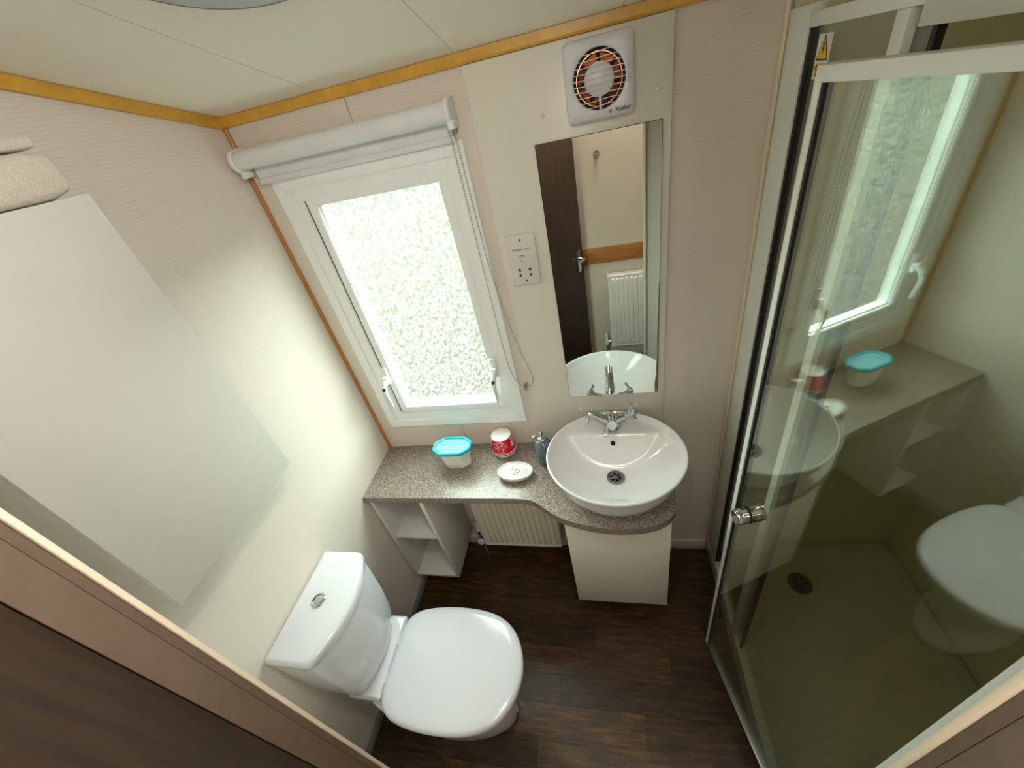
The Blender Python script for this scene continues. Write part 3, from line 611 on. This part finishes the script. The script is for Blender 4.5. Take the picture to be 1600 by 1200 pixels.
for r in range(5):
    for c in range(9):
        x = (c - 4 + 0.5 * (r % 2)) * 0.0155; y = (r - 2) * 0.0155
        if abs(x) > 0.064 or abs(x) / 0.074 + abs(y) / 0.058 > 1.18: continue
        lathe(bm, [(0.0068, 0.0), (0.0066, 0.0022), (0.0042, 0.0030)], (tx + x, ty + y, ZC + 0.0985), 6)
tag(obj('lattice_bosses', bm, 'teal_pale', lid, 30), kind='stuff')
po = thing('red_pot', 'red and white patterned upturned pot at the back of the worktop', 'pot', (0.558, -0.036, ZC)); c_ = (0.558, -0.0365, ZC)
KR, KH = 1.10, 0.86
klathe = lambda bm, prof: lathe(bm, [(r * KR, z * KH) for r, z in prof], c_, 44)
bm = bmesh.new(); klathe(bm, [(0.036, 0.0004), (0.040, 0.005), (0.0430, 0.014), (0.0435, 0.018), (0.041, 0.020)]); obj('base', bm, 'white_board', po, 40)
bm = bmesh.new(); klathe(bm, [(0.0415, 0.0200), (0.0420, 0.0300)]); obj('band', bm, 'dark_recess', po, 40)
bm = bmesh.new(); klathe(bm, [(0.0440, 0.0300), (0.0466, 0.0318), (0.0466, 0.0355), (0.0458, 0.0375)]); obj('rim', bm, 'white_plastic', po, 40)
bm = bmesh.new(); klathe(bm, [(0.0460, 0.0375), (0.0446, 0.052), (0.0392, 0.098), (0.0366, 0.1085)]); obj('cup', bm, 'red_floral', po, 40)
bm = bmesh.new(); klathe(bm, [(0.0365, 0.1086), (0.0362, 0.1105), (0.0350, 0.1112), (0.0325, 0.1100)]); obj('cup_base', bm, 'white_plastic', po, 40)
def kpt(a, h, e):
    r = (0.0446 - (h - 0.052) / 0.046 * 0.0054) * KR + e; return (c_[0] + r * math.cos(a), c_[1] + r * math.sin(a), ZC + h * KH)
bm = bmesh.new(); loft(bm, [[kpt(a, h, e) for a, h in ((-0.52, 0.058), (-0.25, 0.058), (-0.25, 0.088), (-0.52, 0.088))] for e in (0.0001, 0.0006)]); obj('paper_label', bm, 'white_plastic', po)
sd = thing('soap_dish', 'oval white soap dish with a raised heart on the worktop', 'soap dish', (0.622, -0.166, ZC)); sc_ = (0.622, -0.1665, ZC)
bm = bmesh.new(); lathe(bm, [(0.052, 0.0003), (0.056, 0.003), (0.062, 0.008), (0.068, 0.013), (0.0705, 0.022), (0.0705, 0.0260), (0.0690, 0.0280), (0.0660, 0.0270), (0.0630, 0.0240), (0.050, 0.0225)], sc_, 56, 1, 0.665); obj('dish', bm, 'dish_white', sd, 50)
hp = []
for k in range(48):
    a = 2 * PI * k / 48; hp.append((16 * math.sin(a) ** 3, 13 * math.cos(a) - 5 * math.cos(2 * a) - 2 * math.cos(3 * a) - math.cos(4 * a)))
bm = bmesh.new(); P = [(sc_[0] + x * 0.00105, sc_[1] + y * 0.00095, ZC + 0.0240) for x, y in hp]; tube(bm, P + [P[0]], 0.0021, 8); obj('heart_relief', bm, 'dish_white', sd, 60)
sp_ = thing('soap_dispenser', 'grey glazed soap dispenser with silver pump beside the basin', 'dispenser', (0.7350, -0.098, ZC)); dc = (0.7350, -0.098, ZC)
bm = bmesh.new(); lathe(bm, [(0.026, 0.0003), (0.0300, 0.004), (0.0335, 0.030), (0.0355, 0.062), (0.0345, 0.090), (0.0300, 0.108), (0.0210, 0.117), (0.0165, 0.119)], dc, 36); obj('bottle', bm, 'grey_glaze', sp_, 60)
bm = bmesh.new(); lathe(bm, [(0.0150, 0.1192), (0.0150, 0.128), (0.0120, 0.131), (0.0055, 0.133), (0.0050, 0.150), (0.0095, 0.151), (0.0100, 0.160), (0.0070, 0.163)], dc, 26); pu = obj('pump', bm, 'chrome', sp_, 45)
dv = Vector((-0.75, -0.62, 0)).normalized(); b0 = Vector(dc) + Vector((0, 0, 0.156))
bm = bmesh.new(); tube(bm, spline([b0, b0 + dv * 0.018, b0 + dv * 0.032 - Vector((0, 0, 0.003)), b0 + dv * 0.040 - Vector((0, 0, 0.012))], 4), [0.0052] * 5 + [0.0045] * 4 + [0.0038] * 4, 10); obj('nozzle', bm, 'chrome', pu, 60)

# ------------------------------------------------------------------ toilet
TY = -0.702
to = thing('toilet', 'white close-coupled toilet with its lid down against the left wall', 'toilet', (0.33, TY, 0.0))
def dsec(x0, x1, bow, h, z, r0=0.012, r1=0.030, cyy=TY):
    f = [(x1 + bow * (1 - (u ** 2)), cyy + h * u) for u in (-1, -0.75, -0.5, -0.25, 0, 0.25, 0.5, 0.75, 1)]
    p = [(x0, cyy - h)] + f + [(x0, cyy + h)]
    return [(x, y, z) for x, y in round_poly(p, [r0, r1] + [0] * 7 + [r1, r0], 6)]
bm = bmesh.new(); loft(bm, [dsec(0.012, 0.128, 0.030, 0.124, 0.428, 0.01, 0.035), dsec(0.010, 0.136, 0.034, 0.134, 0.445, 0.01, 0.035), dsec(0.008, 0.146, 0.038, 0.144, 0.50, 0.01, 0.032), dsec(0.006, 0.150, 0.041, 0.154, 0.60, 0.01, 0.028), dsec(0.005, 0.148, 0.044, 0.161, 0.70, 0.01, 0.024), dsec(0.005, 0.146, 0.045, 0.164, 0.766, 0.01, 0.022)]); cis = obj('cistern', bm, 'ceramic', to, 50)
bm = bmesh.new(); loft(bm, [dsec(0.003, 0.145, 0.047, 0.1655, 0.7665, 0.01, 0.022), dsec(0.002, 0.149, 0.050, 0.1690, 0.770, 0.01, 0.022), dsec(0.002, 0.149, 0.050, 0.1690, 0.789, 0.01, 0.022), dsec(0.005, 0.145, 0.050, 0.1660, 0.7965, 0.01, 0.020), dsec(0.014, 0.136, 0.048, 0.1580, 0.800, 0.008, 0.018)]); obj('cistern_lid', bm, 'ceramic', cis, 60)
bm = bmesh.new(); lathe(bm, [(0.0215, 0.0), (0.0215, 0.004), (0.019, 0.0055), (0.0165, 0.0045), (0.0160, 0.001)], (0.084, TY + 0.004, 0.7998), 30, cap1=False); obj('flush_ring', bm, 'chrome', cis, 40)
bm = bmesh.new(); lathe(bm, [(0.0155, 0.0005), (0.0155, 0.0035), (0.0120, 0.0048), (0.004, 0.0050)], (0.084, TY + 0.004, 0.7998), 30); obj('flush_button', bm, 'chrome', cis, 60)
SYC = -0.7135
half = [(0.1965, 0.0), (0.1968, 0.06), (0.1985, 0.100), (0.212, 0.138), (0.252, 0.167), (0.33, 0.183), (0.42, 0.187), (0.50, 0.180), (0.56, 0.163), (0.61, 0.130), (0.646, 0.075), (0.662, 0.0)]
loop = [(x, h, 0) for x, h in half] + [(x, -h, 0) for x, h in half[-2:0:-1]]
OUT = [(p.x, p.y) for p in spline(loop, 5, True)]
def outl(sx, sy, z, dx=0.0, piv=0.20): return [(piv + (x - piv) * sx + dx, SYC + y * sy, z) for x, y in OUT]
def dome(bm, levels): loft(bm, levels)
bm = bmesh.new(); loft(bm, [outl(0.985, 0.97, 0.4100), outl(1.0, 1.0, 0.4125), outl(1.0, 1.0, 0.4220), outl(0.992, 0.985, 0.4285), outl(0.965, 0.945, 0.4325, 0.004), outl(0.87, 0.83, 0.4350, 0.02), outl(0.60, 0.55, 0.4362, 0.07), outl(0.2, 0.2, 0.4366, 0.15)]); obj('seat_lid', bm, 'seat_plastic', to, 60)
bm = bmesh.new(); loft(bm, [outl(0.955, 0.93, 0.3915, 0.006), outl(0.985, 0.975, 0.394, 0.002), outl(0.985, 0.975, 0.4040, 0.002), outl(0.97, 0.95, 0.4092, 0.004)]); obj('seat_ring', bm, 'seat_plastic', to, 60)
for y in (-0.06, 0.06):
    bm = bmesh.new(); cyl(bm, (0.196, SYC + y - 0.016, 0.418), (0.196, SYC + y + 0.016, 0.418), 0.010); obj('hinge', bm, 'seat_plastic', to, 40)
def pan_ring(x0, x1, h, z, w=0.0):
    pts = []
    for i in range(48):
        a = 2 * PI * i / 48; c, s = math.cos(a), math.sin(a)
        xm = x0 + (x1 - x0) * 0.48; x = xm + (x1 - xm) * c if c > 0 else xm + (xm - x0) * (math.copysign(abs(c) ** 0.55, c))
        yy = h * math.copysign(abs(s) ** (0.9 if c > 0 else 0.7), s) * (1.0 if c > 0 else 1.0 - 0.62 * abs(c) ** 0.8); pts.append((x, SYC + yy, z))
    return pts
bm = bmesh.new(); loft(bm, [pan_ring(0.06, 0.560, 0.112, 0.0005), pan_ring(0.055, 0.570, 0.118, 0.012), pan_ring(0.06, 0.560, 0.110, 0.04), pan_ring(0.06, 0.555, 0.106, 0.14), pan_ring(0.05, 0.575, 0.118, 0.22), pan_ring(0.035, 0.610, 0.145, 0.30), pan_ring(0.022, 0.638, 0.168, 0.355), pan_ring(0.018, 0.644, 0.172, 0.378), pan_ring(0.018, 0.640, 0.168, 0.3905)]); obj('pan', bm, 'pan_white', to, 60)
bm = bmesh.new(); loft(bm, [dsec(0.085, 0.205, 0.0, 0.126, 0.388, 0.02, 0.012), dsec(0.083, 0.212, 0.0, 0.132, 0.400, 0.02, 0.012), dsec(0.083, 0.212, 0.0, 0.132, 0.420, 0.02, 0.012), dsec(0.087, 0.206, 0.0, 0.126, 0.4275, 0.02, 0.012)]); bm.transform(Matrix.Translation((-0.018, 0, 0))); [setattr(v.co, 'x', max(0.013, v.co.x)) for v in bm.verts]; obj('cistern_shelf', bm, 'ceramic', to, 45)

# ------------------------------------------------------------------ wall cupboard and towels
KX, KY0, KY1, KZ0, KZ1 = 0.150, -0.5480, -0.9175, 1.2526, 1.9340
ku = thing('wall_cupboard', 'white wall cupboard hung on the left wall above the toilet', 'cupboard', (0.075, -0.73, KZ0))
box('carcass', 0.0005, KX - 0.0175, KY1 + 0.001, KY0 - 0.001, KZ0, KZ1 - 0.012, 'carcass_white', ku, 0.001)
box('top_board', 0.0005, KX - 0.0175, KY1 + 0.001, KY0 - 0.001, KZ1 - 0.0118, KZ1 - 0.001, 'brown_top', ku)
box('door', KX - 0.0165, KX, KY1, KY0, KZ0 - 0.001, KZ1, 'cupboard_white', ku, 0.0012)
def towel(name, label, x0, x1, y0, y1, z0, ths):
    t = thing(name, label, 'towel', ((x0 + x1) / 2, (y0 + y1) / 2, z0))
    layers = len(ths)
    for k, th in enumerate(ths):
        bm = bmesh.new(); za = z0 + sum(ths[:k]); r = th * 0.5; n = 10; rings = []
        for j in range(13):
            v = j / 12; y = y0 + (y1 - y0) * v; sag = 0.0035 * math.sin(7 * v + k) ; e = 0.8 if j in (0, 12) else 1.0
            ring = []
            for i in range(24):
                a = 2 * PI * i / 24; c, s = math.cos(a), math.sin(a)
                hx = (x1 - x0) / 2 - 0.004 * (k % 2); q = lambda w, p: math.copysign(abs(w) ** p, w)
                ring.append(((x0 + x1) / 2 + hx * q(c, 0.35) + 0.003 * math.sin(9 * v + 2 * k) * (c > 0), y, za + r + r * e * q(s, 0.35) + (sag * (k > 0) if s > 0 else 0) * (layers > 1 and k == layers - 1) ))
            rings.append(ring)
        loft(bm, rings); obj('fold', bm, 'towel', t, 70)
    return t
towel('towel', 'thick folded cream towel lying on top of the wall cupboard', 0.012, 0.147, -0.885, -0.566, KZ1 - 0.0008, [0.072, 0.017])
towel('hand_towel', 'thin cream towel at the back on the folded towel', 0.010, 0.092, -0.875, -0.600, KZ1 + 0.0915, [0.020])

# ------------------------------------------------------------------ ceiling lamp
n_ = Vector((0, -0.225, -1)).normalized(); ex = Vector((1, 0, 0)); ey = n_.cross(ex)
lc = Vector((0.5497, -0.5388, CZ(-0.5388)))
cl = thing('ceiling_lamp', 'round flush ceiling lamp with a pale dome and dark rim', 'ceiling lamp', lc)
LM = basis(lc, ex, ey, n_)
bm = bmesh.new(); lathe(bm, [(0.160, 0.0005), (0.1605, 0.003), (0.159, 0.0055), (0.1557, 0.006)], (0, 0, 0), 64, cap1=False); bm.transform(LM); obj('rim', bm, 'steel_drain', cl, 50)
bm = bmesh.new(); lathe(bm, [(0.1555, 0.002), (0.1545, 0.006), (0.130, 0.010), (0.095, 0.013), (0.05, 0.015), (0.012, 0.016)], (0, 0, 0), 64); bm.transform(LM); obj('dome', bm, 'lamp_glass', cl, 60)

wl = thing('added_wall_lamp', 'added unseen fill lamp high on the hall wall', 'added lamp', (0.98, YH, 1.88))  # added, unseen fitting that houses the doorway fill
box('back_plate', 0.90, 1.06, YH + 0.0005, YH + 0.012, 1.90, 2.03, 'white_plastic', wl, 0.003)
box('shade', 0.87, 1.09, YH + 0.0122, YH + 0.050, 1.89, 2.04, 'white_plastic', wl, 0.008)
dl = thing('added_downlight', 'added unseen downlight above the doorway, fill for the left wall', 'ceiling lamp', (0.95, -0.90, CZ(-0.90)))  # added, unseen fitting around the left-wall fill
bm = bmesh.new(); lathe(bm, [(0.118, 0.0005), (0.118, 0.006), (0.108, 0.009), (0.104, 0.004), (0.100, 0.001)], (0, 0, 0), 40, cap1=False); bm.transform(basis((0.95, -0.90, CZ(-0.90)), ex, ey, n_)); obj('bezel', bm, 'white_plastic', dl, 40)
# ------------------------------------------------------------------ shower
tr = thing('shower_tray', 'low white shower tray behind the glass', 'shower tray', (1.76, -0.52, 0.0))
bm = bmesh.new(); o_ = [(XS, YN + 0.001), (XR - 0.001, YN + 0.001), (XR - 0.001, YW - 0.001), (XS, YW - 0.0)]
def inset(p, d): return [(p[0][0] + d, p[0][1] + d), (p[1][0] - d, p[1][1] + d), (p[2][0] - d, p[2][1] - d), (p[3][0] + d, p[3][1] - d)]
rp = lambda d, r: round_poly(inset(o_, d), r, 6)
loft(bm, [[(x, y, 0.001) for x, y in rp(0, 0.002)], [(x, y, 0.068) for x, y in rp(0, 0.002)], [(x, y, 0.075) for x, y in rp(0.006, 0.006)], [(x, y, 0.075) for x, y in rp(0.045, 0.05)], [(x, y, 0.066) for x, y in rp(0.056, 0.05)], [(x, y, 0.050) for x, y in rp(0.075, 0.05)], [(x, y, 0.045) for x, y in rp(0.20, 0.05)]]); obj('basin', bm, 'tray_white', tr, 40)
bm = bmesh.new(); lathe(bm, [(0.045, 0.0), (0.045, 0.003), (0.040, 0.0045), (0.01, 0.0048)], (1.722, -0.173, 0.0475), 36); d_ = obj('drain', bm, 'drain_dark', tr, 40)
bm = bmesh.new()
for k in range(6):
    a = k * PI / 3; lathe(bm, [(0.0075, 0), (0.0075, 0.001)], (1.722 + 0.022 * math.cos(a), -0.173 + 0.022 * math.sin(a), 0.0519), 12)
obj('drain_slots', bm, 'black_gap', d_)
en = thing('shower_enclosure', 'white framed shower enclosure with its glass door ajar', 'shower enclosure', (XS + 0.014, -0.5, 0.075))
E0, E1 = XS + 0.001, XS + 0.028; EM = XS + 0.0145
struct(box('trim_7', XS - 0.006, XS + 0.0005, YW - 0.016, YW - 0.0005, 0.0, 2.004, 'cream_bead', None, 0.002))
box('wall_profile', E0, E1, -0.102, YW - 0.0005, 0.0755, 1.955, 'profile_white', en, 0.002)
box('gasket', E0 + 0.004, E1 - 0.004, -0.113, -0.1022, 0.0755, 1.919, 'black_rubber', en)
box('header_rail', E0, E1, -0.440, -0.1022, 1.9195, 1.942, 'profile_white', en, 0.001)
box('door_head', E0 - 0.002, E1, YN + 0.0005, -0.4402, 1.898, 1.950, 'profile_white', en, 0.001)
box('bottom_rail', E0, E1, YN + 0.0005, -0.1135, 0.0755, 0.094, 'profile_white', en, 0.001)
box('fixed_pane', EM - 0.003, EM + 0.003, -0.3815, -0.1132, 0.0942, 1.9193, 'shower_glass', en)
box('centre_post', E0, E1, -0.4130, -0.3817, 0.0942, 1.9193, 'profile_white', en, 0.002)
box('seal_fin', EM - 0.002, EM + 0.002, -0.4518, -0.4132, 0.0942, 1.8978, 'clear_strip', en)
box('black_seal', EM - 0.005, EM + 0.005, -0.4620, -0.4520, 0.0942, 1.8978, 'black_rubber', en)
box('hinge_post', E0, E1, YN + 0.0005, -0.960, 0.0942, 1.8978, 'profile_white', en, 0.002)
# warning sticker on the fixed pane
sx_ = EM - 0.0034
stk = box('warning_sticker', sx_, sx_ + 0.0003, -0.1880, -0.1340, 1.840, 1.9070, 'white_plastic', en)
SM = lambda y, z: basis((sx_ - 0.0002, y, z), (0, -1, 0), (0, 0, 1), (-1, 0, 0))
bm = bmesh.new(); prism(bm, [(-0.0235, -0.0175), (0.0235, -0.0175), (0.0, 0.0205)], -0.0001, 0.0001); bm.transform(SM(-0.161, 1.886)); obj('triangle_border', bm, 'ink', stk)
bm = bmesh.new(); prism(bm, [(-0.0190, -0.0150), (0.0190, -0.0150), (0.0, 0.0158)], 0.0001, 0.0003); bm.transform(SM(-0.161, 1.886)); obj('triangle', bm, 'yellow_print', stk)
bm = bmesh.new(); prism(bm, [(-0.0020, 0.0085), (0.0022, 0.0085), (0.0014, 0.0010), (0.0040, 0.0010), (-0.0018, -0.0105), (-0.0004, -0.0025), (-0.0032, -0.0025)], 0.0003, 0.0005); bm.transform(SM(-0.161, 1.886)); obj('bolt_symbol', bm, 'ink', stk)
bm = bmesh.new(); prism(bm, round_poly([(-0.022, -0.0105), (0.022, -0.0105), (0.022, 0.0105), (-0.022, 0.0105)], 0.003, 3), -0.0001, 0.0002); bm.transform(SM(-0.161, 1.8535)); obj('caution_patch', bm, 'yellow_print', stk)
text_mesh('caution_lettering', 'Caution', 0.0115, 'ink', stk, SM(-0.161, 1.8575) @ Matrix.Translation((0, 0, 0.0004)))
bm = bmesh.new(); add_box(bm, -0.016, 0.016, -0.0010, 0.0010, 0.0002, 0.0004); bm.transform(SM(-0.161, 1.8475)); obj('caution_line', bm, 'ink', stk)
# the door, swung out
td = math.radians(13.7); DB = (1.300, -0.442, 0.0)
dM = basis(DB, (math.sin(td), -math.cos(td), 0), (math.cos(td), math.sin(td), 0), (0, 0, 1))   # s along the door, w into the shower
door = thing('door', None, None, (0, 0, 0)); door.parent = en; door.location = (DB[0] - XS - 0.014, DB[1] + 0.5, 0.09 - 0.075)
DL = 0.505
box('stile', 0.0, 0.013, -0.008, 0.012, 0.095, 1.8815, 'profile_white', door, 0.0015, M4=dM)
box('seal', 0.0131, 0.0185, -0.006, 0.007, 0.106, 1.8625, 'black_rubber', door, M4=dM)
box('top_rail', 0.0153, DL, -0.013, 0.013, 1.8627, 1.8815, 'profile_white', door, 0.001, M4=dM)
box('lower_rail', 0.0153, DL, -0.010, 0.010, 0.095, 0.1055, 'steel_drain', door, 0.001, M4=dM)
box('hinge_stile', DL + 0.0002, DL + 0.016, -0.013, 0.013, 0.095, 1.8815, 'profile_white', door, 0.0015, M4=dM)
box('pane', 0.0187, DL, -0.003, 0.003, 0.1057, 1.8625, 'shower_glass', door, M4=dM)
HZ = 0.975; HS = 0.058
for nm, prof, m in (('knob', [(0.013, -0.0045), (0.0195, -0.006), (0.0195, -0.016), (0.0205, -0.0165), (0.0205, -0.0195), (0.0195, -0.020), (0.0195, -0.032), (0.017, -0.035)], 'chrome'), ('knob', [(0.013, 0.0045), (0.0195, 0.006), (0.0195, 0.018), (0.0205, 0.0185), (0.0205, 0.0215), (0.0195, 0.022), (0.0195, 0.032), (0.017, 0.035)], 'chrome'), ('knob_washer', [(0.021, -0.0044), (0.021, -0.0032)], 'black_rubber'), ('knob_washer', [(0.021, 0.0032), (0.021, 0.0044)], 'black_rubber')):
    b = bmesh.new(); loft(b, [[(HS + r * math.cos(2 * PI * i / 28), w, HZ + r * math.sin(2 * PI * i / 28)) for i in range(28)] for r, w in prof]); b.transform(dM); obj(nm, b, m, door, 40)

# ------------------------------------------------------------------ the hall seen in the mirror
radiator('hall_radiator', 'white panel radiator on the hall wall seen in the mirror', 1.036, 1.56, YH, -1.705, 0.125, 0.735, 'hall_radiator_white', 15, 1, 1.00)
ch = thing('coat_hook', 'small chrome hook on the hall wall seen in the mirror', 'hook', (1.010, YH, 1.50))
def ycyl(y0, y1, r0, r1, z, m, nm, x=1.010):
    bm = bmesh.new(); cyl(bm, (x, y0, z), (x, y1, z), r0, r1, 20); obj(nm, bm, m, ch, 40)
ycyl(YH + 0.0005, YH + 0.006, 0.021, 0.019, 1.52, 'chrome', 'base'); ycyl(YH + 0.006, YH + 0.030, 0.007, 0.007, 1.52, 'chrome', 'stem'); ycyl(YH + 0.030, YH + 0.042, 0.013, 0.012, 1.52, 'chrome', 'knob')

# ------------------------------------------------------------------ outside
def make_ground():
    t = NT('garden_ground'); sep = t.n('ShaderNodeSeparateXYZ'); t.l(t.pos(), sep.inputs[0])
    nz = t.noise(t.pos(), 1.1, 4)
    u = t.math('MULTIPLY', t.math('ADD', sep.outputs[1], t.math('MULTIPLY', nz.outputs[0], 2.5)), 0.05)
    t.bsdf(t.ramp(u, [(0.10, srgb(32, 23, 21)), (0.22, srgb(31, 25, 17)), (0.34, srgb(28, 29, 6)), (0.6, srgb(30, 31, 10)), (0.9, srgb(32, 33, 26))]), 0.95); M['garden'] = t.m
make_ground()
struct(box('ground', -60, 60, YW + 0.08, 60, -0.75, -0.65, 'garden'))  # unseen ground, widened and coloured very dark to hold the pane's brightness down
bm = bmesh.new(); rings = []
for i in range(160):
    a = PI * (0.02 + 0.96 * i / 159); r = 30 + 0.6 * math.sin(i * 1.7); h = 4.4 + 0.5 * math.sin(i * 1.3) + 0.3 * math.sin(i * 2.9); w = 0.9 + 0.15 * math.sin(i * 2.1)
    rings.append([((r + w * c) * math.cos(a), (r + w * c) * math.sin(a), -0.65 + z * h) for c, z in ((-1, 0), (-1.05, 0.5), (-0.8, 0.9), (0, 1.0), (0.8, 0.9), (1.05, 0.5), (1, 0))])
loft(bm, rings); tag(obj('added_hedge', bm, 'added_hedge', None, 60, origin=(0.5, 30, -0.65)), 'added dark hedgerow outside, unseen, hiding the low sky', 'added_hedge')  # added unseen screen, tall and dark to keep low sky out of the pane
